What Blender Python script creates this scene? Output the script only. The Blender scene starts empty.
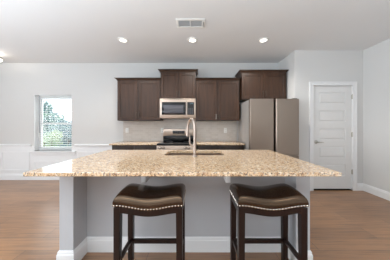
import bpy, bmesh, math, random
from mathutils import Vector, Matrix
random.seed(7)
SC = bpy.context.scene
COL = SC.collection
PI = math.pi

# ------------------------------------------------------------------ camera
cd = bpy.data.cameras.new('camera'); cam = bpy.data.objects.new('camera', cd); COL.objects.link(cam)
cam.location = (0, 0, 1.25); cam.rotation_euler = (PI/2, 0, 0)
cd.sensor_fit = 'HORIZONTAL'; cd.sensor_width = 36.0; cd.lens = 36.0*165.0/390.0
cd.shift_x = -0.5/390.0; cd.shift_y = -3.5/390.0
cd.clip_start = 0.05; cd.clip_end = 200
SC.camera = cam

# ------------------------------------------------------------------ world, sun, area lights, exposure
SC.view_settings.view_transform = 'Standard'; SC.view_settings.look = 'None'
SC.view_settings.gamma = 1.0; SC.view_settings.use_curve_mapping = False
SC.view_settings.exposure = 0.0
W = bpy.data.worlds.new('sky'); SC.world = W; W.use_nodes = True
bg = W.node_tree.nodes['Background']; bg.inputs[0].default_value = (0.86, 0.93, 1.0, 1); bg.inputs[1].default_value = 1.9

def lamp(name, kind, loc, rot, energy, color=(1,1,1), size=None, size_y=None, angle=None, blend=.6, radius=.05, spread=None):
    l = bpy.data.lights.new(name, kind); l.energy = energy; l.color = color
    if kind == 'AREA':
        l.shape = 'RECTANGLE'; l.size = size; l.size_y = size_y or size
        if spread: l.spread = spread
    if kind == 'SPOT':
        l.spot_size = angle; l.spot_blend = blend; l.shadow_soft_size = radius
    if kind == 'POINT': l.shadow_soft_size = radius
    if kind == 'SUN': l.angle = angle
    o = bpy.data.objects.new(name, l); COL.objects.link(o); o.location = loc; o.rotation_euler = rot
    return o
E_REARL, E_REARR, E_WIN, E_SIDE, E_SIDE2, E_UP, E_SPOT, E_DIN, E_UP2 = 8, 8, 12, 10, 150, 78, 60, 6, 25
lamp('sun', 'SUN', (0, -10, 20), (math.radians(42), 0, math.radians(-12)), 2.6, (1, .96, .88), angle=.02)
# daylight from the glazing of the room behind the camera
lamp('rear_daylight', 'AREA', (-1.7, -4.4, 1.7), (math.radians(90), 0, 0), E_REARL, (1, .98, .95), 3.0, .42)
lamp('rear_daylight', 'AREA', (1.6, -4.4, 1.7), (math.radians(90), 0, 0), E_REARR, (1, .98, .95), 3.0, .42)
# daylight through the dining room window and the glazing on the dining side
lamp('window_daylight', 'AREA', (-3.34, 4.06, 1.33), (math.radians(-90), 0, 0), E_WIN, (.93, .98, 1.02), .8, 1.25)
lamp('side_daylight', 'AREA', (-5.5, .9, 1.5), (math.radians(110), 0, math.radians(-90)), E_SIDE, (.91, .97, 1.04), 3.2, 2.2)
lamp('side_daylight', 'AREA', (-5.5, -2.2, 1.5), (math.radians(90), 0, math.radians(-90)), E_SIDE2, (.90, .97, 1.04), 3.2, 2.2, spread=math.radians(95))
lamp('side_daylight', 'AREA', (-5.5, 1.2, 1.15), (math.radians(78), 0, math.radians(-90)), 62, (.95, .98, 1.02), 1.8, 1.9)
# unseen strip lamp added overhead for the highlight along the stool seats
lamp('seat_highlight_strip', 'AREA', (.1, -.12, 2.70), (0, 0, 0), 15, (1, .95, .88), 2.8, .14)
# unseen upward fill lamps added behind the camera to brighten the ceiling
lamp('ceiling_fill', 'AREA', (-.2, -1.1, 1.2), (math.radians(180), 0, 0), E_UP, (.70, .95, 1.15), 3.0, 2.4)
lamp('ceiling_fill', 'AREA', (-3.0, -.4, 1.2), (math.radians(180), 0, 0), E_UP*2.2, (.80, .95, 1.08), 2.4, 2.4)
lamp('ceiling_fill', 'AREA', (1.5, -.9, 1.2), (math.radians(180), 0, 0), E_UP2, (.84, .95, 1.03), 2.4, 2.4)

# ------------------------------------------------------------------ materials
def lin(h):
    h = h.lstrip('#'); out = []
    for i in (0, 2, 4):
        c = int(h[i:i+2], 16)/255.0
        out.append(c/12.92 if c <= .04045 else ((c+.055)/1.055)**2.4)
    return (*out, 1)
class NT:
    def __init__(s, name):
        s.m = bpy.data.materials.new(name); s.m.use_nodes = True
        s.t = s.m.node_tree; s.b = s.t.nodes['Principled BSDF']
    def n(s, kind, **kw):
        x = s.t.nodes.new(kind)
        for k, v in kw.items():
            if k.startswith('i_'):
                key = k[2:]; key = int(key) if key.isdigit() else key
                x.inputs[key].default_value = v
            else: setattr(x, k, v)
        return x
    def l(s, a, ao, b, bi): s.t.links.new(a.outputs[ao], b.inputs[bi])
    def set(s, **kw):
        for k, v in kw.items(): s.b.inputs[k.replace('_', ' ')].default_value = v
    def coords(s, scale=(1,1,1), loc=(0,0,0), rot=(0,0,0), src='Object'):
        tc = s.n('ShaderNodeTexCoord'); mp = s.n('ShaderNodeMapping')
        mp.inputs['Scale'].default_value = scale; mp.inputs['Location'].default_value = loc; mp.inputs['Rotation'].default_value = rot
        s.l(tc, src, mp, 'Vector'); return mp
    def ramp(s, stops):
        r = s.n('ShaderNodeValToRGB'); e = r.color_ramp.elements
        while len(e) < len(stops): e.new(.5)
        for q, (p, c) in zip(e, stops): q.position = p; q.color = c
        return r
def plain(name, h, rough=.5, metal=0.0, coat=0, bump=0, bscale=60, spec=.5, var=.0):
    k = NT(name); k.set(Base_Color=lin(h), Roughness=rough, Metallic=metal)
    k.b.inputs['Coat Weight'].default_value = coat; k.b.inputs['Specular IOR Level'].default_value = spec
    if bump or var:
        mp = k.coords(); nz = k.n('ShaderNodeTexNoise', i_Scale=bscale, i_Detail=4); k.l(mp, 0, nz, 'Vector')
        if bump:
            b = k.n('ShaderNodeBump', i_Strength=bump, i_Distance=.004); k.l(nz, 'Fac', b, 'Height'); k.l(b, 0, k.b, 'Normal')
        if var:
            c = lin(h); r = k.ramp([(.3, tuple(x*(1-var) for x in c[:3])+(1,)), (.7, tuple(min(1, x*(1+var)) for x in c[:3])+(1,))])
            k.l(nz, 'Fac', r, 0); k.l(r, 0, k.b, 'Base Color')
    return k.m
M = {}
M['wall'] = plain('wall_paint', '#d0cfcd', .72, bump=.08, bscale=220)
M['ceiling'] = plain('ceiling_paint', '#e2e1e0', .85, bump=.15, bscale=120)
M['trim'] = plain('white_trim_paint', '#e4e4e4', .38, var=.01, bscale=8)
M['door'] = plain('white_door_paint', '#dcdbd9', .42, var=.01, bscale=8)
M['knee'] = plain('grey_white_paint', '#b9babd', .6, bump=.05, bscale=220)
M['nickel'] = plain('brushed_nickel', '#b9b4ac', .28, 1.0, var=.05, bscale=90)
M['chrome'] = plain('faucet_steel', '#b0a298', .33, 1.0, var=.03, bscale=90)
M['nail'] = plain('bright_nailhead', '#efe8de', .22, 1.0, var=.02, bscale=90)
M['bronze'] = plain('dark_pull_metal', '#5a534d', .35, 1.0, var=.05, bscale=90)
M['glass_black'] = plain('black_glass', '#0a0b0d', .08, var=.1, bscale=5)
M['black'] = plain('black_plastic', '#141416', .4, var=.1, bscale=30)
M['screen'] = plain('microwave_window', '#45444a', .18, var=.08, bscale=300)
M['grey_key'] = plain('grey_button', '#58585c', .5, var=.05, bscale=30)
M['plate'] = plain('white_plastic', '#e9e8e4', .4, var=.01, bscale=30)
M['dark_gap'] = plain('dark_gasket', '#2a2624', .7, var=.1, bscale=30)
M['seat_wood'] = None
def steel(name, h, rough, axis):
    k = NT(name); k.set(Base_Color=lin(h), Metallic=1.0, Roughness=rough)
    sc = (220, 220, 2) if axis == 'z' else (2, 220, 220)
    mp = k.coords(sc); nz = k.n('ShaderNodeTexNoise', i_Scale=1.0, i_Detail=3); k.l(mp, 0, nz, 'Vector')
    r = k.n('ShaderNodeMapRange'); r.inputs['To Min'].default_value = rough-.05; r.inputs['To Max'].default_value = rough+.08
    k.l(nz, 'Fac', r, 0); k.l(r, 0, k.b, 'Roughness')
    return k.m
M['steel'] = steel('stainless_steel', '#c5b4a6', .3, 'x')
M['fridge'] = steel('fridge_stainless', '#908378', .34, 'z')
M['fridge_side'] = plain('fridge_side_grey', '#a9a4a0', .45, .3, var=.03, bscale=60)
def wood(name, c0, c1, rough, axis='z', coat=0.0):
    k = NT(name); k.set(Roughness=rough); k.b.inputs['Coat Weight'].default_value = coat; k.b.inputs['Specular IOR Level'].default_value = .38
    sc = {'z': (26, 26, 1.6), 'x': (1.6, 26, 26), 'y': (26, 1.6, 26)}[axis]
    mp = k.coords(sc); nz = k.n('ShaderNodeTexNoise', i_Scale=1.0, i_Detail=6, i_Distortion=1.2); k.l(mp, 0, nz, 'Vector')
    r = k.ramp([(.3, lin(c0)), (.72, lin(c1))]); k.l(nz, 'Fac', r, 0); k.l(r, 0, k.b, 'Base Color')
    b = k.n('ShaderNodeBump', i_Strength=.06, i_Distance=.002); k.l(nz, 'Fac', b, 'Height'); k.l(b, 0, k.b, 'Normal')
    return k.m
M['cab'] = wood('espresso_cabinet_wood', '#2c1d13', '#472f20', .36, 'z')
M['cab_base'] = wood('espresso_base_wood', '#2a211b', '#3c2f27', .4, 'z')
M['stool'] = wood('dark_walnut_stool_wood', '#140b09', '#25140f', .3, 'z')
M['bark'] = wood('tree_bark', '#4b3f33', '#7a6a58', .9, 'z')
# leather
k = NT('burnished_brown_leather'); k.set(Roughness=.19, IOR=1.6); k.b.inputs['Specular IOR Level'].default_value = .85; k.b.inputs['Specular Tint'].default_value = (1, .66, .42, 1)
mp = k.coords((1,1,1)); nz = k.n('ShaderNodeTexNoise', i_Scale=9, i_Detail=3); k.l(mp, 0, nz, 'Vector')
r = k.ramp([(.3, lin('#0d0b0a')), (.75, lin('#151110'))]); k.l(nz, 'Fac', r, 0); k.l(r, 0, k.b, 'Base Color')
vo = k.n('ShaderNodeTexVoronoi', i_Scale=260); k.l(mp, 0, vo, 'Vector')
b = k.n('ShaderNodeBump', i_Strength=.06, i_Distance=.001); k.l(vo, 'Distance', b, 'Height'); k.l(b, 0, k.b, 'Normal')
M['leather'] = k.m
# granite
k = NT('beige_granite'); k.set(Roughness=.12); k.b.inputs['Specular IOR Level'].default_value = 1.0; k.set(IOR=1.72, Roughness=.09)
mp = k.coords()
n1 = k.n('ShaderNodeTexNoise', i_Scale=46, i_Detail=5, i_Roughness=.65); k.l(mp, 0, n1, 'Vector')
r1 = k.ramp([(.30, lin('#7f5d3f')), (.42, lin('#cba680')), (.55, lin('#e6cba8')), (.70, lin('#f2e5d3'))]); k.l(n1, 'Fac', r1, 0)
n2 = k.n('ShaderNodeTexNoise', i_Scale=95, i_Detail=3, i_Roughness=.6); k.l(mp, 0, n2, 'Vector')
r2 = k.ramp([(.545, (0,0,0,1)), (.61, (1,1,1,1))]); k.l(n2, 'Fac', r2, 0)
mx = k.n('ShaderNodeMixRGB'); mx.inputs[2].default_value = lin('#47352b'); k.l(r2, 0, mx, 0); k.l(r1, 0, mx, 1)
n3 = k.n('ShaderNodeTexNoise', i_Scale=52, i_Detail=2);
mp3 = k.coords(loc=(5.3, 2.1, 8.8)); k.l(mp3, 0, n3, 'Vector')
r3 = k.ramp([(.62, (0,0,0,1)), (.70, (1,1,1,1))]); k.l(n3, 'Fac', r3, 0)
mx2 = k.n('ShaderNodeMixRGB'); mx2.inputs[2].default_value = lin('#a3a09b'); k.l(r3, 0, mx2, 0); k.l(mx, 0, mx2, 1)
k.l(mx2, 0, k.b, 'Base Color'); M['granite'] = k.m
# floor planks running left-right
k = NT('brown_wood_planks'); k.set(Roughness=.30, IOR=1.62); k.b.inputs['Specular IOR Level'].default_value = 1.0
mp = k.coords()
br = k.n('ShaderNodeTexBrick', offset=.37, offset_frequency=2, squash=1.0)
for nm, v in (('Scale', 1.0), ('Mortar Size', .0022), ('Mortar Smooth', .1), ('Bias', 0.0), ('Brick Width', 1.25), ('Row Height', .185)): br.inputs[nm].default_value = v
br.inputs['Color1'].default_value = lin('#90653f'); br.inputs['Color2'].default_value = lin('#ac7c50'); br.inputs['Mortar'].default_value = lin('#4d3a2f')
k.l(mp, 0, br, 'Vector')
mp2 = k.coords((2.2, 34, 1)); nz = k.n('ShaderNodeTexNoise', i_Scale=1.0, i_Detail=7, i_Distortion=.9); k.l(mp2, 0, nz, 'Vector')
r = k.ramp([(.28, lin('#8f8a86')), (.5, lin('#d9d6d2')), (.75, lin('#ffffff'))]); k.l(nz, 'Fac', r, 0)
mu = k.n('ShaderNodeMixRGB', blend_type='MULTIPLY'); mu.inputs[0].default_value = .75; k.l(br, 'Color', mu, 1); k.l(r, 0, mu, 2); k.l(mu, 0, k.b, 'Base Color')
b = k.n('ShaderNodeBump', i_Strength=.12, i_Distance=.002); k.l(nz, 'Fac', b, 'Height'); k.l(b, 0, k.b, 'Normal')
M['floor'] = k.m
# backsplash tile
k = NT('pale_mosaic_tile'); k.set(Roughness=.28)
mp = k.coords(rot=(PI/2, 0, 0)); br = k.n('ShaderNodeTexBrick', offset=.5)
for nm, v in (('Scale', 1.0), ('Mortar Size', .0018), ('Brick Width', .098), ('Row Height', .049), ('Bias', 0)): br.inputs[nm].default_value = v
br.inputs['Color1'].default_value = lin('#c2b9b0'); br.inputs['Color2'].default_value = lin('#cbc3bb'); br.inputs['Mortar'].default_value = lin('#d2ccc4')
k.l(mp, 0, br, 'Vector'); k.l(br, 'Color', k.b, 'Base Color'); M['tile'] = k.m
def emis(name, h, s):
    k = NT(name); k.set(Base_Color=lin(h)); k.b.inputs['Emission Color'].default_value = lin(h); k.b.inputs['Emission Strength'].default_value = s; return k.m
M['lit'] = emis('lit_lens', '#fffaf0', 3.0)
M['lit_bowl'] = emis('lit_bowl_glass', '#fffaf2', 1.6)
M['digits'] = emis('display_digits', '#6fa4b8', .12)
# window glass
k = NT('window_glass'); t = k.t; out = t.nodes['Material Output']
tr = k.n('ShaderNodeBsdfTransparent'); gl = k.n('ShaderNodeBsdfGlossy'); gl.inputs['Roughness'].default_value = .02
fr = k.n('ShaderNodeFresnel'); fr.inputs[0].default_value = 1.3; ms = k.n('ShaderNodeMixShader')
k.l(fr, 0, ms, 0); k.l(tr, 0, ms, 1); k.l(gl, 0, ms, 2); k.l(ms, 0, out, 0); M['glass'] = k.m
k = NT('white_blind_vinyl'); k.set(Base_Color=lin('#f0f2f2'), Roughness=.5)
tl = k.n('ShaderNodeBsdfTranslucent'); tl.inputs[0].default_value = lin('#f0f2f2'); ms = k.n('ShaderNodeMixShader'); ms.inputs[0].default_value = .4
k.l(k.b, 0, ms, 1); k.l(tl, 0, ms, 2); k.l(ms, 0, k.t.nodes['Material Output'], 0); M['slat'] = k.m
M['duct'] = plain('grey_duct_metal', '#b4b4b6', .6, var=.03, bscale=30)
M['wand'] = plain('clear_grey_wand', '#8b8d8e', .3, var=.03, bscale=20)
def leaf(name, a, b):
    k = NT(name); k.set(Roughness=.7)
    mp = k.coords(); nz = k.n('ShaderNodeTexNoise', i_Scale=2.3, i_Detail=4); k.l(mp, 0, nz, 'Vector')
    r = k.ramp([(.32, lin(a)), (.68, lin(b))]); k.l(nz, 'Fac', r, 0); k.l(r, 0, k.b, 'Base Color'); return k.m
M['leaf_a'] = leaf('blue_green_leaves', '#2f6f86', '#74a98c')
M['leaf_b'] = leaf('yellow_green_leaves', '#7fa680', '#cdd9b4')
M['leaf_c'] = leaf('deep_blue_green_leaves', '#285a76', '#6a9a9c')
M['lawn'] = leaf('lawn_grass', '#7f9a62', '#a3b27c')

# ------------------------------------------------------------------ mesh helpers
class MB:
    def __init__(s): s.b = bmesh.new()
    def _merge(s, t):
        me = bpy.data.meshes.new('tmp'); t.to_mesh(me); t.free(); s.b.from_mesh(me); bpy.data.meshes.remove(me); return s
    def box(s, x0, x1, y0, y1, z0, z1, bev=0.0, seg=2):
        t = bmesh.new(); bmesh.ops.create_cube(t, size=1)
        bmesh.ops.scale(t, vec=(x1-x0, y1-y0, z1-z0), verts=t.verts)
        bmesh.ops.translate(t, vec=((x0+x1)/2, (y0+y1)/2, (z0+z1)/2), verts=t.verts)
        if bev: bmesh.ops.bevel(t, geom=t.edges[:], offset=bev, segments=seg, profile=.5, affect='EDGES', clamp_overlap=True)
        return s._merge(t)
    def cyl(s, p0, p1, r0, r1=None, n=20, cap=True):
        p0, p1 = Vector(p0), Vector(p1); r1 = r0 if r1 is None else r1; d = p1-p0
        t = bmesh.new(); bmesh.ops.create_cone(t, cap_ends=cap, segments=n, radius1=r0, radius2=r1, depth=d.length)
        mt = Matrix.Translation((p0+p1)/2) @ d.to_track_quat('Z', 'Y').to_matrix().to_4x4()
        bmesh.ops.transform(t, matrix=mt, verts=t.verts); return s._merge(t)
    def sph(s, c, r, sc=(1,1,1), u=14, v=8):
        t = bmesh.new(); bmesh.ops.create_uvsphere(t, u_segments=u, v_segments=v, radius=r)
        bmesh.ops.scale(t, vec=sc, verts=t.verts); bmesh.ops.translate(t, vec=c, verts=t.verts); return s._merge(t)
    def tube(s, pts, r, n=12):
        pts = [Vector(p) for p in pts]; rs = r if isinstance(r, (list, tuple)) else [r]*len(pts); rings = []
        up = Vector((.31, .17, .93))
        for i, p in enumerate(pts):
            d = (pts[min(i+1, len(pts)-1)] - pts[max(i-1, 0)]).normalized()
            a = d.cross(up)
            if a.length < 1e-3: a = d.cross(Vector((1, 0, 0)))
            a.normalize(); c = d.cross(a).normalized()
            rings.append([s.b.verts.new(p + (a*math.cos(q*2*PI/n) + c*math.sin(q*2*PI/n))*rs[i]) for q in range(n)])
        for A, B in zip(rings, rings[1:]):
            for q in range(n): s.b.faces.new((A[q], A[(q+1) % n], B[(q+1) % n], B[q]))
        s.b.faces.new(rings[0]); s.b.faces.new(rings[-1][::-1]); return s
    def lathe(s, c, prof, n=32, axis='z'):
        rings = []
        for (r, h) in prof:
            ring = []
            for q in range(n):
                a = 2*PI*q/n
                p = (r*math.cos(a), r*math.sin(a), h) if axis == 'z' else (r*math.cos(a), -h, r*math.sin(a))
                ring.append(s.b.verts.new(Vector(c)+Vector(p)))
            rings.append(ring)
        for A, B in zip(rings, rings[1:]):
            for q in range(n): s.b.faces.new((A[q], A[(q+1) % n], B[(q+1) % n], B[q]))
        s.b.faces.new(rings[0][::-1]); s.b.faces.new(rings[-1]); return s
    def poly(s, verts, faces):
        vs = [s.b.verts.new(v) for v in verts]
        for f in faces: s.b.faces.new([vs[i] for i in f])
        return s
    def prism_x(s, prof, x0, x1):            # profile in (y,z) pushed along x
        n = len(prof); a = [s.b.verts.new((x0, y, z)) for y, z in prof]; b = [s.b.verts.new((x1, y, z)) for y, z in prof]
        for i in range(n): s.b.faces.new((a[i], a[(i+1) % n], b[(i+1) % n], b[i]))
        s.b.faces.new(a[::-1]); s.b.faces.new(b); return s
    def prism_y(s, prof, y0, y1):            # profile in (x,z) pushed along y
        n = len(prof); a = [s.b.verts.new((x, y0, z)) for x, z in prof]; b = [s.b.verts.new((x, y1, z)) for x, z in prof]
        for i in range(n): s.b.faces.new((a[i], a[(i+1) % n], b[(i+1) % n], b[i]))
        s.b.faces.new(a[::-1]); s.b.faces.new(b); return s
    def prism_z(s, prof, z0, z1):            # outline in (x,y) pushed along z
        n = len(prof); a = [s.b.verts.new((x, y, z0)) for x, y in prof]; b = [s.b.verts.new((x, y, z1)) for x, y in prof]
        for i in range(n): s.b.faces.new((a[i], a[(i+1) % n], b[(i+1) % n], b[i]))
        s.b.faces.new(a[::-1]); s.b.faces.new(b); return s
    def ring_y(s, x0, x1, z0, z1, w, y0, y1):  # rectangular picture-frame moulding facing -y
        s.box(x0, x1, y0, y1, z1-w, z1); s.box(x0, x1, y0, y1, z0, z0+w)
        s.box(x0, x0+w, y0, y1, z0+w, z1-w); s.box(x1-w, x1, y0, y1, z0+w, z1-w); return s

def wloc(o):
    v = Vector(o.location)
    while o.parent: o = o.parent; v += Vector(o.location)
    return v
def obj(name, mb, mat, parent=None, origin=(0,0,0), smooth=True, label=None):
    b = mb.b; bmesh.ops.recalc_face_normals(b, faces=b.faces)
    org = wloc(parent) if parent else Vector(origin)
    bmesh.ops.translate(b, vec=-org, verts=b.verts)
    me = bpy.data.meshes.new(name); b.to_mesh(me); b.free()
    me.materials.append(M[mat] if isinstance(mat, str) else mat)
    if smooth:
        me.polygons.foreach_set('use_smooth', [True]*len(me.polygons))
        try: me.set_sharp_from_angle(angle=math.radians(32))
        except Exception: pass
    o = bpy.data.objects.new(name, me); COL.objects.link(o)
    if parent: o.parent = parent
    else: o.location = org
    if label: o['label'] = label
    return o
def empty(name, loc):
    o = bpy.data.objects.new(name, None); COL.objects.link(o); o.location = loc; o.empty_display_size = .1; return o
def tag(o, label, cat, group=None):
    o['label'] = label; o['category'] = cat
    if group: o['group'] = group
    return o
def thing(name, loc, label, cat, group=None): return tag(empty(name, loc), label, cat, group)
def struct(name, mb, mat, smooth=False):
    o = obj(name, mb, mat, smooth=smooth); o['kind'] = 'structure'; return o
def copy_tree(o, parent=None):
    c = o.copy(); COL.objects.link(c); c.parent = parent
    for ch in list(o.children): copy_tree(ch, c)
    return c

# ------------------------------------------------------------------ room dimensions
YB = 3.87; YP = 3.23; XA = 1.94; XR = 3.28; XL = -5.6; YR = -4.6; H = 2.74; T = .14
WX0, WX1, WZ0, WZ1 = -3.78, -2.90, .675, 1.995       # dining window opening
DX0, DX1, DZ = 2.303, 3.065, 2.045                   # pantry door opening

struct('floor', MB().box(XL-T, XR+T, YR-T, YB+T, -.1, 0), 'floor')
struct('ceiling', MB().box(XL-T, XR+T, YR-T, YB+T, H, H+.12), 'ceiling')
w = MB(); w.box(XL-T, WX0, YB, YB+T, 0, H).box(WX1, XA+.001, YB, YB+T, 0, H).box(WX0, WX1, YB, YB+T, 0, WZ0).box(WX0, WX1, YB, YB+T, WZ1, H)
struct('wall_back', w, 'wall')
w = MB(); w.box(XA, DX0-.02, YP, YP+.12, 0, H).box(DX1+.02, XR, YP, YP+.12, 0, H).box(DX0-.02, DX1+.02, YP, YP+.12, DZ+.02, H)
struct('wall_pantry', w, 'wall')
struct('wall_alcove', MB().box(XA, XA+.1, YP+.12, YB+T, 0, H), 'wall')
struct('wall_right', MB().box(XR, XR+T, YR-T, YB+T, 0, H), 'wall')
struct('wall_left', MB().box(XL-T, XL, YR-T, YB, 0, H), 'wall')
struct('wall_rear', MB().box(XL, XR, YR-T, YR, 0, H), 'wall')

# baseboards: stepped profile
def base_prof(d): return [(0, 0), (-.016*d, 0), (-.016*d, .105), (-.011*d, .118), (-.011*d, .128), (-.005*d, .14), (0, .14)]
struct('baseboard_back', MB().prism_x([(YB+y, z) for y, z in base_prof(1)], XL, -1.70), 'trim')
m = MB().prism_x([(YP+y, z) for y, z in base_prof(1)], XA, DX0-.085); m.prism_x([(YP+y, z) for y, z in base_prof(1)], DX1+.085, XR)
struct('baseboard_pantry', m, 'trim')
struct('baseboard_right', MB().prism_y([(XR+y, z) for y, z in base_prof(1)], YR, YP), 'trim')
struct('baseboard_left', MB().prism_y([(XL-y, z) for y, z in base_prof(1)], YR, YB), 'trim')

# wainscot: chair rail and picture-frame panels on the dining wall
rail = [(YB, .775), (YB-.010, .775), (YB-.012, .795), (YB-.026, .803), (YB-.026, .822), (YB-.012, .832), (YB, .838)]
struct('trim_1', MB().prism_x(rail, XL, WX0-.07), 'trim')
struct('trim_2', MB().prism_x(rail, WX1+.07, -1.705), 'trim')
def panel_mould(x0, x1, z0, z1):
    m = MB(); m.ring_y(x0, x1, z0, z1, .022, YB-.014, YB); m.ring_y(x0+.022, x1-.022, z0+.022, z1-.022, .010, YB-.007, YB); return m
for i, (a, b_, c, d) in enumerate([(-5.45, -4.68, .215, .655), (-4.55, -3.88, .215, .655), (-3.78, -2.90, .215, .44), (-2.78, -1.80, .215, .655)]):
    struct('trim_%d' % (i+3), panel_mould(a, b_, c, d), 'trim')
struct('wall_wainscot', MB().box(XL, -1.70, YB-.003, YB+.001, .13, .60).box(XL, WX0, YB-.003, YB+.001, .60, .80).box(WX1, -1.70, YB-.003, YB+.001, .60, .80), 'trim')
struct('wall_backsplash', MB().box(-1.69, .965, YB-.009, YB+.001, .90, 1.40), 'tile')

# ------------------------------------------------------------------ window
win = empty('window_1', ((WX0+WX1)/2, 3.97, WZ0)); win['kind'] = 'structure'
obj('window_frame', MB().ring_y(WX0, WX1, WZ0, WZ1, .05, 3.965, 4.01), 'trim', win, smooth=False)
zm = 1.315
def sash(z0, z1, y):
    f = obj('sash', MB().ring_y(WX0+.045, WX1-.045, z0, z1, .034, y, y+.028), 'trim', win, smooth=False)
    obj('pane', MB().box(WX0+.075, WX1-.075, y+.011, y+.015, z0+.03, z1-.03), 'glass', f, smooth=False)
sash(zm-.02, WZ1-.045, 3.985); sash(WZ0+.045, zm+.02, 3.968)
obj('sill', MB().box(WX0-.07, WX1+.11, YB-.045, 3.965, WZ0-.03, WZ0, .005), 'trim', win)
obj('added_reveal_lining', MB().box(WX0, WX0+.006, YB-.002, 3.965, WZ0, WZ1).box(WX1-.006, WX1, YB-.002, 3.965, WZ0, WZ1).box(WX0+.006, WX1-.006, YB-.002, 3.965, WZ1-.006, WZ1), 'trim', win, smooth=False)  # white lining added over the drywall reveals, standing in for daylight on them
obj('apron', MB().prism_x([(YB, .57), (YB-.012, .57), (YB-.018, .60), (YB-.018, WZ0-.03), (YB, WZ0-.03)], WX0-.05, WX1+.09), 'trim', win, smooth=False)
# blind
bx0, bx1 = WX0+.10, WX1-.03
bl = thing('window_blind', ((bx0+bx1)/2, 3.915, WZ1-.007), 'white horizontal slat blind lowered over the dining window, slats open', 'blind')
obj('headrail', MB().box(bx0, bx1, 3.89, 3.945, WZ1-.05, WZ1-.007, .004), 'slat', bl)
m = MB(); z = WZ1-.085
while z > WZ0+.05:
    prof = []
    for q in range(7):
        t_ = q/6-.5; prof.append((3.9175+t_*.046, z+.004*(1-4*t_*t_)+t_*.006))
    prof += [(y, zz-.0028) for y, zz in prof[::-1]]
    m.prism_x(prof, bx0, bx1); z -= .0435
obj('slats', m, 'slat', bl)
obj('bottom_rail', MB().box(bx0, bx1, 3.895, 3.94, WZ0+.006, WZ0+.03, .004), 'slat', bl)
m = MB()
for fx in (.12, .5, .88):
    x = bx0+(bx1-bx0)*fx
    for y in (3.8925, 3.9425): m.cyl((x, y, WZ0+.02), (x, y, WZ1-.03), .0014, n=6)
obj('ladder_cord', m, 'slat', bl)
obj('tilt_wand', MB().cyl((bx0+.012, 3.878, 1.1), (bx0+.012, 3.88, WZ1-.03), .007, n=8), 'wand', bl)

# ------------------------------------------------------------------ outside: lawn and trees
struct('ground_lawn', MB().box(-45, 15, YB+.4, 60, -.5, -.35), 'lawn')
def tree(name, x, y, h, crown, mat, label, n, size, tr=.11):
    root = thing(name, (x, y, -.35), label, 'tree', None)
    obj('trunk', MB().tube([(x, y, -.35), (x+.04, y, -.35+h*.3), (x-.03, y+.03, -.35+h*.62)], [tr, tr*.75, tr*.35], 8), 'bark', root)
    m = MB(); rnd = random.Random(int(x*100)); b = m.b
    for i in range(n):
        c = rnd.choice(crown)
        d = Vector((rnd.gauss(0,1), rnd.gauss(0,1), rnd.gauss(0,1))).normalized()*(rnd.random()**.4)
        p = Vector((x+c[0]+d.x*c[3], y+c[1]+d.y*c[3], -.35+c[2]+d.z*c[3]*c[4]))
        a = Vector((rnd.gauss(0,1), rnd.gauss(0,1), rnd.gauss(0,1))).normalized(); e = a.cross(Vector((rnd.gauss(0,1), rnd.gauss(0,1), rnd.gauss(0,1)))).normalized()
        s_ = size*(.6+rnd.random()*.8)
        q = [p+a*s_, p+e*s_*.5, p-a*s_, p-e*s_*.5]
        b.faces.new([b.verts.new(v) for v in q])
    obj('foliage', m, mat, root, smooth=False)
tree('broadleaf_tree', -11.5, 12.5, 3.6, [(-.2,0,2.9,.75,1.0), (-.5,0,2.0,1.0,1.0), (.5,.2,1.9,.85,1.0), (.2,0,1.2,1.0,1), (1.3,0,1.35,.75,1.0)], 'leaf_a', 'tall blue-green tree outside the dining window, against the white sky', 3000, .11)
tree('shrub', -7.25, 8.3, 1.6, [(0,0,.75,.5,1.0), (.2,0,1.1,.33,1.0), (-.3,.1,.95,.36,1)], 'leaf_b', 'yellow-green shrub outside the lower sash of the dining window', 900, .06, .04)
tree('conifer_tree', -8.15, 10.6, 2.6, [(0,0,.7,.85,1.0), (0,0,1.3,.55,1.2), (-.5,0,1.0,.7,1)], 'leaf_c', 'dark blue-green tree outside the lower right of the dining window', 1800, .09, .07)

# ------------------------------------------------------------------ pantry door
dr = empty('door_1', ((DX0+DX1)/2, YP, 0)); dr['kind'] = 'structure'
m = MB(); cw = .075
m.box(DX0-cw-.004, DX0-.004, YP-.018, YP, 0, DZ+.004+cw).box(DX1+.004, DX1+cw+.004, YP-.018, YP, 0, DZ+.004+cw).box(DX0-.004, DX1+.004, YP-.018, YP, DZ+.004, DZ+.004+cw)
m.box(DX0-cw-.004, DX0-cw+.014, YP-.025, YP-.018, 0, DZ+cw+.004).box(DX1+cw-.014, DX1+cw+.004, YP-.025, YP-.018, 0, DZ+cw+.004).box(DX0-cw+.014, DX1+cw-.014, YP-.025, YP-.018, DZ+cw-.014, DZ+cw+.004)
obj('casing', m, 'trim', dr, smooth=False)
m = MB(); m.box(DX0-.02, DX0-.003, YP, YP+.12, 0, DZ+.02).box(DX1+.003, DX1+.02, YP, YP+.12, 0, DZ+.02).box(DX0-.003, DX1+.003, YP, YP+.12, DZ+.003, DZ+.02)
obj('jamb', m, 'trim', dr, smooth=False)
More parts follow.
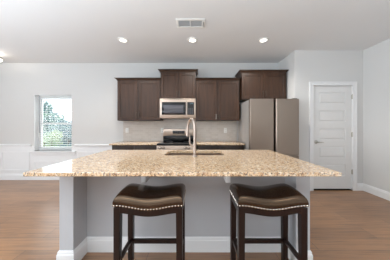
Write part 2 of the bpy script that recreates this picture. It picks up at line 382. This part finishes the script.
# leaf: stiles, rails, raised panels
lf = MB(); y0, y1 = YP+.012, YP+.047; z0 = .028
pz = [(1.692, 1.925), (1.338, 1.571), (.985, 1.218), (.631, .864), (.277, .510)]; px0, px1 = DX0+.118, DX1-.118
lf.box(DX0, px0, y0, y1, z0, DZ-.003).box(px1, DX1, y0, y1, z0, DZ-.003)
zs = [DZ-.003]+[v for a, b_ in pz for v in (b_, a)]+[z0]
for i in range(0, len(zs), 2): lf.box(px0, px1, y0, y1, zs[i+1], zs[i])
leafo = obj('leaf', lf, 'door', dr, smooth=False)
for a, b_ in pz:
    m = MB(); g = .006
    m.box(px0, px1, y0+.012, y1-.012, a, b_)
    for (u, w_) in ((.022, .004),):
        x0_, x1_, a_, bb = px0+.02, px1-.02, a+.02, b_-.02; q = .02
        m.poly([(x0_, y0+.012, a_), (x1_, y0+.012, a_), (x1_, y0+.012, bb), (x0_, y0+.012, bb), (x0_+q, y0+.003, a_+q), (x1_-q, y0+.003, a_+q), (x1_-q, y0+.003, bb-q), (x0_+q, y0+.003, bb-q)],
               [(0,1,5,4), (1,2,6,5), (2,3,7,6), (3,0,4,7), (4,5,6,7)])
    obj('raised_panel', m, 'door', leafo, smooth=False)
hx = DX0+.066; hz = .945
h = obj('door_handle', MB().lathe((hx, y0, hz), [(.0, 0), (.033, 0), (.033, .006), (.028, .012), (.012, .015), (.011, .045), (.0, .048)], 24, 'y'), 'nickel', leafo)
obj('lever', MB().tube([(hx-.012, y0-.042, hz), (hx+.02, y0-.046, hz), (hx+.07, y0-.046, hz-.002), (hx+.115, y0-.042, hz-.006)], [.009, .010, .008, .006], 10), 'nickel', h)
for hz_ in (1.83, 1.09, .36):
    obj('hinge', MB().cyl((DX1+.004, YP-.006, hz_-.045), (DX1+.004, YP-.006, hz_+.045), .008, n=12).sph((DX1+.004, YP-.006, hz_+.048), .007).box(DX1-.006, DX1+.004, YP-.004, YP+.012, hz_-.044, hz_+.044), 'nickel', dr)
obj('threshold', MB().box(DX0-.003, DX1+.003, YP+.0, YP+.12, 0, .006), 'dark_gap', dr, smooth=False)
struct('wall_pantry_interior', MB().box(DX0-.2, DX1+.2, YP+.5, YP+.55, 0, 2.3), 'dark_gap')

# ------------------------------------------------------------------ ceiling fittings
for i, (x, lab) in enumerate([(-1.248, 'round recessed ceiling light, left one of three, above the left upper cabinets'), (-.05, 'round recessed ceiling light, middle one of three, just below the air vent'), (1.17, 'round recessed ceiling light, right one of three, towards the refrigerator')]):
    y = 2.84
    t = thing('recessed_light', (x, y, H), lab, 'ceiling light', 'recessed lights in the kitchen ceiling')
    obj('trim_ring', MB().lathe((x, y, H), [(.055, -.002), (.059, -.012), (.084, -.008), (.088, 0), (.055, 0)], 36), 'plate', t)
    obj('lens', MB().lathe((x, y, H), [(.0, -.006), (.056, -.006), (.056, 0), (0, 0)], 32), 'lit', t)
    lamp('recessed_lamp', 'SPOT', (x, y, H-.03), (0, 0, 0), E_SPOT, (1, .96, .90), angle=math.radians(150), blend=.7, radius=.06)
for x, y in ((-3.2, -1.6), (0, -1.6), (2.2, -1.6)):
    pass
# air register
vx0, vx1, vy0, vy1 = -.275, .135, 2.28, 2.49
v = thing('air_vent', ((vx0+vx1)/2, (vy0+vy1)/2, H), 'white rectangular louvred air register in the ceiling', 'vent')
m = MB(); fz0, fz1 = H-.008, H
m.box(vx0, vx1, vy0, vy0+.035, fz0, fz1, .002).box(vx0, vx1, vy1-.035, vy1, fz0, fz1, .002).box(vx0, vx0+.035, vy0+.035, vy1-.035, fz0, fz1, .002).box(vx1-.045, vx1, vy0+.035, vy1-.035, fz0, fz1, .002)
xm = (vx0+vx1)/2; m.box(xm-.012, xm+.002, vy0+.035, vy1-.035, fz0, fz1, .002)
obj('frame', m, 'plate', v)
m = MB(); n_ = 7
for q in range(n_):
    y = vy0+.042+(vy1-vy0-.084)*q/(n_-1)
    for xa, xb in ((vx0+.035, xm-.012), (xm+.002, vx1-.045)): m.poly([(xa, y-.006, H-.0075), (xb, y-.006, H-.0075), (xb, y+.004, H-.001), (xa, y+.004, H-.001), (xa, y-.0045, H-.0075), (xb, y-.0045, H-.0075), (xb, y+.0055, H-.001), (xa, y+.0055, H-.001)], [(0,1,2,3), (4,5,6,7), (0,1,5,4), (2,3,7,6), (1,2,6,5), (0,3,7,4)])
obj('louvers', m, 'plate', v, smooth=False)
obj('duct_backing', MB().box(vx0+.03, vx1-.04, vy0+.03, vy1-.03, H-.0006, H), 'duct', v, smooth=False)
obj('damper_lever', MB().box(vx1-.026, vx1-.018, vy0+.05, vy1-.05, H-.022, H-.008, .003), 'grey_key', v)
# semi-flush dining light at the left edge
lx, ly = -4.09, 3.3
t = thing('dining_light', (lx, ly, H), 'glowing bowl light on the dining room ceiling at the left edge', 'ceiling light')
obj('canopy', MB().lathe((lx, ly, H), [(0, -.03), (.05, -.028), (.075, -.01), (.075, 0), (0, 0)], 28), 'nickel', t)
obj('stem', MB().cyl((lx, ly, H-.12), (lx, ly, H-.028), .012), 'nickel', t)
obj('glass_bowl', MB().lathe((lx, ly, H), [(0, -.20), (.08, -.185), (.14, -.15), (.165, -.105), (.15, -.105), (0, -.12)], 36), 'lit_bowl', t)
obj('rim_band', MB().lathe((lx, ly, H), [(.15, -.118), (.175, -.118), (.175, -.100), (.15, -.100)], 36), 'nickel', t)
obj('finial', MB().lathe((lx, ly, H), [(0, -.245), (.012, -.24), (.02, -.225), (.01, -.212), (.022, -.205), (.028, -.197), (0, -.195)], 20), 'nickel', t)
lamp('dining_lamp', 'POINT', (lx, ly, H-.07), (0, 0, 0), E_DIN, (1, .93, .84), radius=.05)

# ------------------------------------------------------------------ kitchen cabinets
def shaker_door(name, x0, x1, z0, z1, yf, mat, root, handle=None, st=.058):
    y1 = yf+.02
    d = MB(); d.box(x0, x0+st, yf, y1, z0, z1, .0015, 1).box(x1-st, x1, yf, y1, z0, z1, .0015, 1).box(x0+st, x1-st, yf, y1, z0, z0+st, .0015, 1).box(x0+st, x1-st, yf, y1, z1-st, z1, .0015, 1)
    d.box(x0+st, x1-st, yf+.009, y1, z0+st, z1-st)
    a = .006
    xs0, xs1, zs0, zs1 = x0+st, x1-st, z0+st, z1-st
    d.poly([(xs0, yf+.002, zs0), (xs1, yf+.002, zs0), (xs1, yf+.002, zs1), (xs0, yf+.002, zs1), (xs0+a, yf+.009, zs0+a), (xs1-a, yf+.009, zs0+a), (xs1-a, yf+.009, zs1-a), (xs0+a, yf+.009, zs1-a)], [(0,1,5,4), (1,2,6,5), (2,3,7,6), (3,0,4,7)])
    o = obj(name, d, mat, root, smooth=False)
    if handle:
        hx, hz, L, mt, vert = handle
        hb = MB()
        if vert: hb.cyl((hx, yf-.028, hz-L/2), (hx, yf-.028, hz+L/2), .0058, n=10); ends = [(hx, hz-L*.36), (hx, hz+L*.36)]
        else: hb.cyl((hx-L/2, yf-.028, hz), (hx+L/2, yf-.028, hz), .0058, n=10); ends = [(hx-L*.36, hz), (hx+L*.36, hz)]
        for ex, ez in ends: hb.cyl((ex, yf+.001, ez), (ex, yf-.028, ez), .0045, n=8)
        obj('pull_handle', hb, mt, o)
    return o
def crown(x0, x1, yf, z, h=.062, out=.045, yb=YB):
    prof = [(0, 0), (.006, .004), (.008, .014), (.022, .034), (.036, .042), (.036, .048), (out, .052), (out, h)]
    m = MB(); vs = []
    for o_, dz in prof: vs.append([m.b.verts.new(p) for p in ((x0-o_, yb, z+dz), (x0-o_, yf-o_, z+dz), (x1+o_, yf-o_, z+dz), (x1+o_, yb, z+dz))])
    for A, B in zip(vs, vs[1:]):
        for q in range(3): m.b.faces.new((A[q], A[q+1], B[q+1], B[q]))
        m.b.faces.new((A[3], A[0], B[0], B[3]))
    m.b.faces.new(vs[-1]); m.b.faces.new(vs[0][::-1]); return m
def upper(label, x0, x1, yf, z0, z1, split, handles, crown_out=.05, hmat='nickel'):
    t = thing('wall_cabinet', ((x0+x1)/2, YB-.002, z0), label, 'cabinet', 'espresso upper cabinets on the kitchen wall')
    obj('cabinet_body', MB().box(x0, x1, yf+.021, YB-.002, z0, z1, .001, 1), 'cab', t, smooth=False)
    g = .006
    for (a, b_), hd in zip(((x0+g, split-.004), (split+.004, x1-g)), handles):
        shaker_door('cabinet_door', a, b_, z0+.012, z1-.012, yf, 'cab', t, hd)
    obj('crown_molding', crown(x0, x1, yf+.018, z1-.006, .056, crown_out, YB-.002), 'cab', t, smooth=False)
YU = 3.54
upper('dark brown two-door upper cabinet at the left end of the run', -1.682, -.752, YU, 1.377, 2.238, -1.235, [(-1.262, 1.50, .13, 'bronze', True), (-1.207, 1.50, .13, 'bronze', True)])
upper('dark brown two-door upper cabinet directly above the microwave, raised higher', -.750, .006, YU-.02, 1.842, 2.415, -.372, [(-.396, 1.955, .13, 'bronze', True), (-.348, 1.955, .13, 'bronze', True)])
upper('dark brown two-door upper cabinet right of the microwave above the tile backsplash', .008, .948, YU, 1.377, 2.238, .478, [(.440, 1.46, .11, 'nickel', True), (.516, 1.46, .11, 'bronze', True)])
upper('deep dark brown two-door cabinet above the refrigerator', .965, 1.902, 3.45, 1.815, 2.378, 1.431, [(1.405, 1.93, .13, 'bronze', True), (1.457, 1.93, .13, 'bronze', True)])

def base_cab(label, x0, x1, side_gap=0):
    yf = 3.255
    t = thing('base_cabinet', ((x0+x1)/2, YB-.01, 0), label, 'cabinet', 'espresso base cabinets along the kitchen wall')
    obj('cabinet_body', MB().box(x0, x1, yf+.021, YB-.012, .1, .882, .001, 1).box(x0+.002, x1-.002, yf+.09, YB-.012, 0, .1), 'cab_base', t, smooth=False)
    xm = (x0+x1)/2
    for a, b_, hs in ((x0+.012, xm-.004, -1), (xm+.004, x1-.012, 1)):
        shaker_door('cabinet_door', a, b_, .115, .70, yf, 'cab_base', t, (b_-.03 if hs < 0 else a+.03, .60, .13, 'bronze', True))
        d = obj('drawer', MB().box(a, b_, yf, yf+.02, .715, .865, .003), 'cab_base', t)
        hb = MB().cyl((a+(b_-a)/2-.065, yf-.028, .79), (a+(b_-a)/2+.065, yf-.028, .79), .0058, n=10)
        for s_ in (-.045, .045): hb.cyl(((a+b_)/2+s_, yf+.001, .79), ((a+b_)/2+s_, yf-.028, .79), .0045, n=8)
        obj('pull_handle', hb, 'bronze', d)
base_cab('dark brown base cabinet left of the range, under the left counter', -1.66, -.758)
base_cab('dark brown base cabinet between the range and the refrigerator', .022, .945)
def counter(label, x0, x1):
    o = obj('kitchen_countertop', MB().box(x0, x1, 3.22, YB-.010, .884, .914, .004), 'granite', None, ((x0+x1)/2, 3.55, .884)); tag(o, label, 'countertop')
counter('beige granite wall counter left of the range', -1.69, -.757)
counter('beige granite wall counter between the range and the refrigerator', .021, .968)

# ------------------------------------------------------------------ range
rx0, rx1 = -.752, .016; rc = (rx0+rx1)/2; rf = 3.185
t = thing('kitchen_range', (rc, 3.5, 0), 'stainless freestanding range with black glass top and display backguard', 'stove')
obj('oven_body', MB().box(rx0+.004, rx1-.004, rf+.04, YB-.02, .05, .88, .003), 'steel', t)
for x in (rx0+.05, rx1-.05):
    for y in (rf+.09, YB-.08): obj('leveling_foot', MB().cyl((x, y, 0), (x, y, .052), .02), 'black', t)
ct = obj('cooktop', MB().box(rx0, rx1, rf-.006, YB-.10, .880, .918, .005), 'glass_black', t)
for bx, by, r_ in ((-.2, .16, .095), (.2, .16, .11), (-.2, .42, .075), (.2, .42, .09)):
    obj('burner_ring', MB().lathe((rc+bx, rf+by, .918), [(r_-.004, 0), (r_-.004, .0008), (r_, .0008), (r_, 0)], 40), 'grey_key', ct)
cp = obj('control_panel', MB().prism_x([(rf+.045, .80), (rf-.002, .80), (rf+.008, .879), (rf+.045, .879)], rx0+.002, rx1-.002), 'steel', t, smooth=False)
for kx in (-.32, -.255, -.03, .17, .235, ):
    x = rc+kx
    if kx == -.03: continue
    obj('knob_skirt', MB().lathe((x, rf+.003, .838), [(0, 0), (.029, 0), (.029, .004), (0, .004)], 24, 'y'), 'black', cp)
    obj('knob', MB().lathe((x, rf-.001, .838), [(.0, .0), (.024, .0), (.024, .006), (.019, .008), (.017, .034), (.013, .037), (0, .037)], 24, 'y').box(x-.003, x+.003, rf-.04, rf-.03, .825, .852, .001), 'steel', cp)
od = obj('oven_door', MB().box(rx0+.006, rx1-.006, rf-.002, rf+.04, .235, .79, .006), 'steel', t)
obj('oven_window', MB().box(rx0+.11, rx1-.11, rf-.006, rf, .34, .64, .002), 'glass_black', od)
hb = MB().cyl((rx0+.05, rf-.045, .745), (rx1-.05, rf-.045, .745), .012)
for x in (rx0+.09, rx1-.09): hb.cyl((x, rf, .745), (x, rf-.045, .745), .009)
obj('oven_handle', hb, 'steel', od)
obj('storage_drawer', MB().box(rx0+.006, rx1-.006, rf, rf+.04, .06, .225, .006), 'steel', t)
bgz = 1.195
bk = obj('backguard', MB().box(rx0+.012, rx1-.012, YB-.095, YB-.02, 1.035, bgz, .012, 3), 'steel', t)
obj('backguard_glass', MB().box(rx0+.014, rx1-.014, YB-.092, YB-.022, .910, 1.036, .003), 'glass_black', t)
dp = obj('display', MB().box(rc-.155, rc+.12, YB-.099, YB-.094, 1.085, 1.155, .002), 'black', bk)
m = MB()
def seg7(m, x, z, w, h, y, on):
    s_ = w*.2
    R = {'a': (x, x+w, z+h-s_, z+h), 'g': (x, x+w, z+h/2-s_/2, z+h/2+s_/2), 'd': (x, x+w, z, z+s_), 'f': (x, x+s_, z+h/2, z+h), 'b': (x+w-s_, x+w, z+h/2, z+h), 'e': (x, x+s_, z, z+h/2), 'c': (x+w-s_, x+w, z, z+h/2)}
    for c in on: a, b_, c_, d_ = R[c]; m.box(a, b_, y-.0008, y, c_, d_)
for g0, g1 in ((0, 3), (3, 6)):
    m = MB()
    for r_ in range(2):
        for c_ in range(g0, g1):
            x = rc-.145+c_*.042+(0 if c_ < 3 else .012); m.box(x, x+.028, YB-.1002, YB-.099, 1.098+r_*.026, 1.112+r_*.026)
    obj('touch_keys', m, 'grey_key', dp, smooth=False)

# ------------------------------------------------------------------ microwave
mx0, mx1, mz0, mz1, mf = -.752, .004, 1.425, 1.838, 3.465
t = thing('microwave', ((mx0+mx1)/2, YB-.002, mz0), 'stainless over-the-range microwave with dark window', 'microwave')
obj('housing', MB().box(mx0+.002, mx1-.002, mf+.03, YB-.012, mz0, mz1, .002), 'steel', t)
obj('front_frame', MB().box(mx0, mx1, mf, mf+.032, mz0, mz1, .006), 'steel', t)
md = obj('door', MB().box(mx0+.045, mx0+.552, mf-.008, mf+.004, mz0+.07, mz1-.075, .004), 'glass_black', t, label='black glass microwave door')
obj('door_window', MB().box(mx0+.085, mx0+.50, mf-.0095, mf-.006, mz0+.10, mz1-.135, .001), 'screen', md)
hb = MB().cyl((mx0+.563, mf-.045, mz0+.055), (mx0+.563, mf-.045, mz1-.055), .012)
for z in (mz0+.09, mz1-.09): hb.cyl((mx0+.563, mf+.002, z), (mx0+.563, mf-.045, z), .008)
obj('handle', hb, 'chrome', t)
kp = obj('keypad', MB().box(mx0+.580, mx1-.035, mf-.006, mf+.004, mz0+.07, mz1-.075, .003), 'black', t)
m = MB()
for r_ in range(5):
    for c_ in range(3): m.box(mx0+.602+c_*.036, mx0+.626+c_*.036, mf-.008, mf-.005, mz0+.088+r_*.026, mz0+.103+r_*.026, .001, 1)
obj('buttons', m, 'grey_key', kp)
m = MB(); 
for q, on in enumerate(('bc', 'abged', 'abgcd', 'acdefg')): seg7(m, mx0+.628+q*.02, mz1-.118, .012, .022, mf-.0062, on)
obj('clock_digits', m, 'digits', kp, smooth=False)
m = MB()
for q in range(16): m.box(mx0+.06+q*.04, mx0+.088+q*.04, mf-.002, mf+.002, mz1-.022, mz1-.016)
obj('vent_slots', m, 'dark_gap', t, smooth=False)

# ------------------------------------------------------------------ refrigerator
fx0, fx1, ff, ft = .982, 1.880, 2.985, 1.752
t = thing('refrigerator', ((fx0+fx1)/2, 3.35, 0), 'tall stainless french-door refrigerator in the alcove by the pantry wall', 'refrigerator')
obj('cabinet_shell', MB().box(fx0+.004, fx1-.004, ff+.075, 3.80, .06, ft-.006, .006), 'fridge_side', t)
for x in (fx0+.08, fx1-.08):
    for y in (ff+.13, 3.72): obj('leveling_foot', MB().cyl((x, y, 0), (x, y, .065), .025), 'black', t)
obj('door_gasket', MB().box(fx0+.012, fx1-.012, ff+.055, ff+.08, .10, ft-.012), 'dark_gap', t, smooth=False)
sx = 1.442
def fdoor(x0, x1, z0, z1, inner):
    # rounded front, scooped recessed grip on the inner edge
    R = .016; g = .030; pts = []
    def arc(cx, cy, a0, a1, n=6): return [(cx+R*math.cos(a0+(a1-a0)*i/n), cy+R*math.sin(a0+(a1-a0)*i/n)) for i in range(n+1)]
    if inner == 'r':
        pts = [(x0, ff+.06)] + arc(x0+R, ff+R, PI, 1.5*PI) + [(x1-g, ff), (x1-g+.006, ff+.004), (x1-.008, ff+.030), (x1-.004, ff+.06)]
    elif inner == 'l':
        pts = [(x0+.004, ff+.06), (x0+.008, ff+.030), (x0+g-.006, ff+.004), (x0+g, ff)] + arc(x1-R, ff+R, 1.5*PI, 2*PI) + [(x1, ff+.06)]
    else:
        pts = [(x0, ff+.06)] + arc(x0+R, ff+R, PI, 1.5*PI) + arc(x1-R, ff+R, 1.5*PI, 2*PI) + [(x1, ff+.06)]
    return MB().prism_z(pts, z0, z1)
obj('left_door', fdoor(fx0, sx-.002, .735, ft, 'r'), 'fridge', t)
obj('right_door', fdoor(sx+.002, fx1, .735, ft, 'l'), 'fridge', t)
fz = obj('freezer_drawer', fdoor(fx0, fx1, .10, .725, ''), 'fridge', t)
obj('drawer_grip', MB().box(fx0+.05, fx1-.05, ff-.012, ff+.002, .69, .71, .004), 'fridge', fz)
for x in (fx0+.06, fx1-.06): obj('hinge_cover', MB().box(x-.045, x+.045, ff+.03, ff+.13, ft-.008, ft+.014, .005), 'black', t)

# ------------------------------------------------------------------ wall outlets over the counter
for x, lab in ((-1.60, 'white outlet plate near the left end of the tile backsplash'), (-.775, 'white outlet plate on the backsplash just left of the range'), (.70, 'white outlet plate on the backsplash right of the faucet')):
    t = thing('wall_outlet', (x, YB-.009, 1.16), lab, 'outlet', 'backsplash outlets')
    obj('cover_plate', MB().box(x-.036, x+.036, YB-.014, YB-.0088, 1.10, 1.216, .003), 'plate', t)
    for z in (1.138, 1.178):
        s_ = obj('socket', MB().box(x-.017, x+.017, YB-.0165, YB-.0138, z-.014, z+.014, .004), 'plate', t)
        obj('slots', MB().box(x-.008, x-.0055, YB-.0172, YB-.0163, z-.005, z+.006).box(x+.0055, x+.008, YB-.0172, YB-.0163, z-.005, z+.006).cyl((x, YB-.0172, z-.009), (x, YB-.0163, z-.009), .0025, n=8), 'dark_gap', s_, smooth=False)

# ------------------------------------------------------------------ island
IX0, IX1, IY0, IY1 = -1.259, 1.068, 1.204, 2.382
EX0, EX1 = -1.212, 1.020; KY = 1.655; EY = 1.47
t = thing('kitchen_island', (-.1, 1.95, 0), 'pale grey kitchen island with end walls and a recessed knee wall', 'island')
obj('end_panel', MB().box(EX0, EX0+.123, EY, 2.33, 0, .884), 'knee', t, smooth=False)
obj('end_panel', MB().box(EX1-.123, EX1, EY, 2.33, 0, .884), 'knee', t, smooth=False)
obj('knee_wall', MB().box(EX0+.123, EX1-.123, KY, KY+.11, 0, .884), 'knee', t, smooth=False)
obj('cabinet_box', MB().box(EX0+.123, EX1-.123, 2.315, 2.33, .1, .884).box(EX0+.123, EX1-.123, 2.25, 2.27, 0, .1), 'cab_base', t, smooth=False)
def bb(pts):   # baseboard swept along plan polyline; pts = (x, y, nx, ny) corner points with mitre direction
    prof = [(0, 0), (.016, 0), (.016, .112), (.011, .122), (.011, .134), (.005, .146), (0, .146)]
    m = MB(); rows = [[m.b.verts.new((x+nx*o_, y+ny*o_, z)) for o_, z in prof] for x, y, nx, ny in pts]
    n = len(prof)
    for A, B in zip(rows, rows[1:]):
        for i in range(n): m.b.faces.new((A[i], A[(i+1) % n], B[(i+1) % n], B[i]))
    m.b.faces.new(rows[0][::-1]); m.b.faces.new(rows[-1]); return m
a0, a1, b0, b1 = EX0, EX0+.123, EX1-.123, EX1
obj('island_baseboard', bb([(a0, 2.33, -1, 0), (a0, EY, -1, -1), (a1, EY, 1, -1), (a1, KY, 1, -1), (b0, KY, -1, -1), (b0, EY, -1, -1), (b1, EY, 1, -1), (b1, 2.33, 1, 0)]), 'trim', t, smooth=False)
for x in (-.469, .295):
    m = MB(); m.box(x-.022, x+.022, 1.486, KY, .742, .8835, .002)
    obj('support_bracket', m, 'trim', t)
for s_, xx in ((0, 0),):
    pass
# granite top with sink cut-out
SX0, SX1, SY0, SY1 = -.365, .345, 1.925, 2.275
m = MB(); zt, zb = .914, .884
def slab(m, x0, x1, y0, y1, cx0, cx1, cy0, cy1, zb, zt, bv=.004):
    o_ = [(x0, y0), (x1, y0), (x1, y1), (x0, y1)]; R = .03; c = []
    for (px_, py_, a) in ((cx0+R, cy0+R, PI), (cx1-R, cy0+R, 1.5*PI), (cx1-R, cy1-R, 0), (cx0+R, cy1-R, .5*PI)):
        c.append([(px_+R*math.cos(a+i*PI/8), py_+R*math.sin(a+i*PI/8)) for i in range(5)])
    V = m.b.verts.new
    def q(off, z): return [V((x+off*(1 if x == x0 else -1), y+off*(1 if y == y0 else -1), z)) for x, y in o_]
    r0, r1, r2, r3 = q(bv, zb), q(0, zb+bv), q(0, zt-bv), q(bv, zt)
    for A, B in ((r0, r1), (r1, r2), (r2, r3)):
        for i in range(4): m.b.faces.new((A[i], A[(i+1) % 4], B[(i+1) % 4], B[i]))
    ct_, cb_ = [[V((x, y, zt)) for x, y in g] for g in c], [[V((x, y, zb)) for x, y in g] for g in c]
    for out_, inn in ((r3, ct_), (r0, cb_)):
        for i in range(4):
            j = (i+1) % 4
            for a_, b_ in zip(inn[i], inn[i][1:]): m.b.faces.new((out_[i], b_, a_))
            m.b.faces.new((out_[i], out_[j], inn[j][0], inn[i][-1]))
    ft_, fb_ = [v for g in ct_ for v in g], [v for g in cb_ for v in g]
    n = len(ft_)
    for i in range(n): m.b.faces.new((ft_[i], ft_[(i+1) % n], fb_[(i+1) % n], fb_[i]))
slab(m, IX0, IX1, IY0, IY1, SX0, SX1, SY0, SY1, zb, zt)
top = obj('island_countertop', m, 'granite', None, (-.1, 1.8, .884), smooth=False)
tag(top, 'speckled beige granite countertop on the island, with the sink cut-out', 'countertop')
# sink: two bowls under the top
t = thing('kitchen_sink', ((SX0+SX1)/2, (SY0+SY1)/2, .884), 'double-bowl stainless sink set under the island countertop', 'sink')
def bowl(x0, x1, y0, y1):
    m = MB(); w_ = .004; zb_ = .69
    m.box(x0, x1, y0, y1, zb_, zb_+w_).box(x0, x0+w_, y0, y1, zb_, .875).box(x1-w_, x1, y0, y1, zb_, .875).box(x0, x1, y0, y0+w_, zb_, .875).box(x0, x1, y1-w_, y1, zb_, .875)
    return m
xm = (SX0+SX1)/2-.005
for x0_, x1_ in ((SX0-.008, xm-.012), (xm+.012, SX1+.008)):
    b_ = obj('bowl', bowl(x0_, x1_, SY0-.008, SY1+.008), 'steel', t, smooth=False)
    obj('drain', MB().lathe(((x0_+x1_)/2, SY1-.12, .694), [(0, .001), (.02, .0015), (.043, .004), (.045, 0), (0, 0)], 24), 'chrome', b_)
obj('rim', MB().box(SX0-.03, SX1+.03, SY0-.03, SY0-.004, .872, .8835).box(SX0-.03, SX1+.03, SY1+.004, SY1+.03, .872, .8835).box(SX0-.03, SX0-.004, SY0-.004, SY1+.004, .872, .8835).box(SX1+.004, SX1+.03, SY0-.004, SY1+.004, .872, .8835).box(xm-.013, xm+.013, SY0-.004, SY1+.004, .855, .868, .003), 'steel', t, smooth=False)
# faucet
fx, fy, fz0 = -.008, 1.855, .914
t = thing('sink_faucet', (fx, fy, fz0), 'tall brushed steel gooseneck pull-down faucet on the island', 'faucet')
obj('base_flange', MB().lathe((fx, fy, fz0), [(0, 0), (.029, 0), (.029, .006), (.021, .016), (.018, .02), (0, .02)], 28), 'chrome', t)
dx, dy = -.6, .8
rad = .07; zr = .10; zc = 1.335-zr
pts = [(fx, fy, fz0+.015), (fx, fy, fz0+.1), (fx, fy, zc-.03)]
for i in range(15):
    a = PI - i*PI/14*1.03
    u = rad+rad*math.cos(a); pts.append((fx+dx*u, fy+dy*u, zc+zr*math.sin(a)))
u2 = 2*rad; pts.append((fx+dx*u2*1.0, fy+dy*u2, zc-.022))
obj('gooseneck', MB().tube(pts, [.0165, .0165, .0155]+[.0145]*16, 16), 'chrome', t)
e = Vector(pts[-1])
obj('spray_head', MB().cyl(e+Vector((0, 0, .004)), e+Vector((-.003, .004, -.075)), .0165, .0185, 20).cyl(e+Vector((-.003, .004, -.074)), e+Vector((-.003, .004, -.082)), .017, .014, 20), 'chrome', t)
obj('handle_lever', MB().tube([(fx, fy, 1.035), (fx-.035, fy-.004, 1.038), (fx-.05, fy-.006, 1.047), (fx-.056, fy-.008, 1.075), (fx-.058, fy-.010, 1.15)], [.014, .012, .010, .0085, .007], 12), 'chrome', t)

# ------------------------------------------------------------------ stools
def make_stool(label, cx, cy):
    # built at its place: cx is the centre, cy the front face of the front legs
    Wd, D = .495, .295; hw = Wd/2; yc = cy+D/2
    t = thing('bar_stool', (cx, yc, 0), label, 'stool', 'backless saddle stools at the island')
    sad = lambda x: .028*(.5-.5*math.cos(PI*min(1, abs((x-cx)/hw)/.94)))
    zl = .656
    # cushion
    m = MB(); nx, ny = 34, 18; r = .038; grid = []
    def edge(tt): return tt
    us = [-1+2*i/nx for i in range(nx+1)]; vs = [-1+2*j/ny for j in range(ny+1)]
    sgn = lambda q: (1 if q >= 0 else -1)
    ease = lambda q: sgn(q)*(1-(1-abs(q))**1.7)
    rows = []
    for u in us:
        col = []
        for v_ in vs:
            eu, ev = ease(u), ease(v_)
            x = cx+eu*(hw+.004); y = yc+ev*(D/2+.004)
            d = min((hw+.004)*(1-abs(eu)), (D/2+.004)*(1-abs(ev)))
            rr = r; drop = 0 if d >= rr else rr-math.sqrt(max(0, rr*rr-(rr-d)**2))
            z = zl+.060+sad(x)+.026*(1-abs(ev)**2.2)*(1-.35*eu**6) - drop*1.0
            col.append(m.b.verts.new((x, y, z)))
        rows.append(col)
    for i in range(nx):
        for j in range(ny): m.b.faces.new((rows[i][j], rows[i+1][j], rows[i+1][j+1], rows[i][j+1]))
    loop = [rows[i][0] for i in range(nx)]+[rows[nx][j] for j in range(ny)]+[rows[i][ny] for i in range(nx, 0, -1)]+[rows[0][j] for j in range(ny, 0, -1)]
    low = [m.b.verts.new((v_.co.x, v_.co.y, zl-.006+sad(v_.co.x))) for v_ in loop]
    n = len(loop)
    for i in range(n): m.b.faces.new((loop[i], loop[(i+1) % n], low[(i+1) % n], low[i]))
    m.b.faces.new(low)
    obj('seat_cushion', m, 'leather', t)
    # nailhead trim
    m = MB(); sp = .0225; kx = int(Wd/sp)
    for i in range(kx+1):
        x = cx-hw+.006+(Wd-.012)*i/kx
        for y in (cy-.0055, cy+D+.0055): m.sph((x, y, zl+.001+sad(x)), .006, (1, .6, 1), 8, 6)
    ky = int(D/sp)
    for j in range(ky+1):
        y = cy+.006+(D-.012)*j/ky
        for x in (cx-hw-.0055, cx+hw+.0055): m.sph((x, y, zl+.001+sad(x)), .006, (.6, 1, 1), 8, 6)
    obj('nailhead_trim', m, 'nail', t)
    # aprons following the saddle
    for y0_, y1_ in ((cy+.002, cy+.024), (cy+D-.024, cy+D-.002)):
        pr = []; N = 20
        for i in range(N+1): x = cx-hw+.02+(Wd-.04)*i/N; pr.append((x, zl+.002+sad(x)))
        for i in range(N, -1, -1): x = cx-hw+.02+(Wd-.04)*i/N; pr.append((x, zl-.053+.95*sad(x)))
        obj('apron', MB().prism_y(pr, y0_, y1_), 'stool', t, smooth=False)
    for sx_ in (-1, 1):
        x = cx+sx_*(hw-.013)
        obj('apron', MB().box(x-.011, x+.011, cy+.02, cy+D-.02, zl-.04, zl+.018, .001, 1), 'stool', t, smooth=False)
    lw = .047
    for sx_ in (-1, 1):
        for yy, sy in ((cy, -1), (cy+D, 1)):
            xo = cx+sx_*hw; m = MB(); xi = xo-sx_*lw; yi = yy-sy*lw
            xa, xb = min(xo, xi), max(xo, xi); ya, yb = min(yy, yi), max(yy, yi)
            tp = .006
            V = []
            for z, s_ in ((0, tp), (.60, 0), (zl+.012, 0)):
                V += [(xa+(s_ if sx_ > 0 else 0), ya+(s_ if sy > 0 else 0), z), (xb-(s_ if sx_ < 0 else 0), ya+(s_ if sy > 0 else 0), z), (xb-(s_ if sx_ < 0 else 0), yb-(s_ if sy < 0 else 0), z), (xa+(s_ if sx_ > 0 else 0), yb-(s_ if sy < 0 else 0), z)]
            F = [(3,2,1,0), (8,9,10,11)]
            for k_ in (0, 4):
                for i in range(4): F.append((k_+i, k_+(i+1) % 4, k_+4+(i+1) % 4, k_+4+i))
            m.poly(V, F); bmesh.ops.bevel(m.b, geom=m.b.edges[:], offset=.003, segments=2, affect='EDGES', clamp_overlap=True)
            obj('leg', m, 'stool', t)
    obj('stretcher', MB().box(cx-hw+.03, cx+hw-.03, cy+D-.038, cy+D-.012, .228, .262, .003), 'stool', t)
    obj('stretcher', MB().box(cx-hw+.03, cx+hw-.03, cy+.012, cy+.038, .17, .204, .003), 'stool', t)
    for sx_ in (-1, 1):
        x = cx+sx_*(hw-.024); obj('stretcher', MB().box(x-.012, x+.012, cy+.03, cy+D-.03, .243, .277, .003), 'stool', t)
    return t
make_stool('dark wood saddle stool with brown leather seat, under the left half of the island counter', -.341, 1.18)
s2 = copy_tree(bpy.data.objects['bar_stool']); s2.location.x = .557
s2['label'] = 'dark wood saddle stool with brown leather seat, under the right half of the island counter'
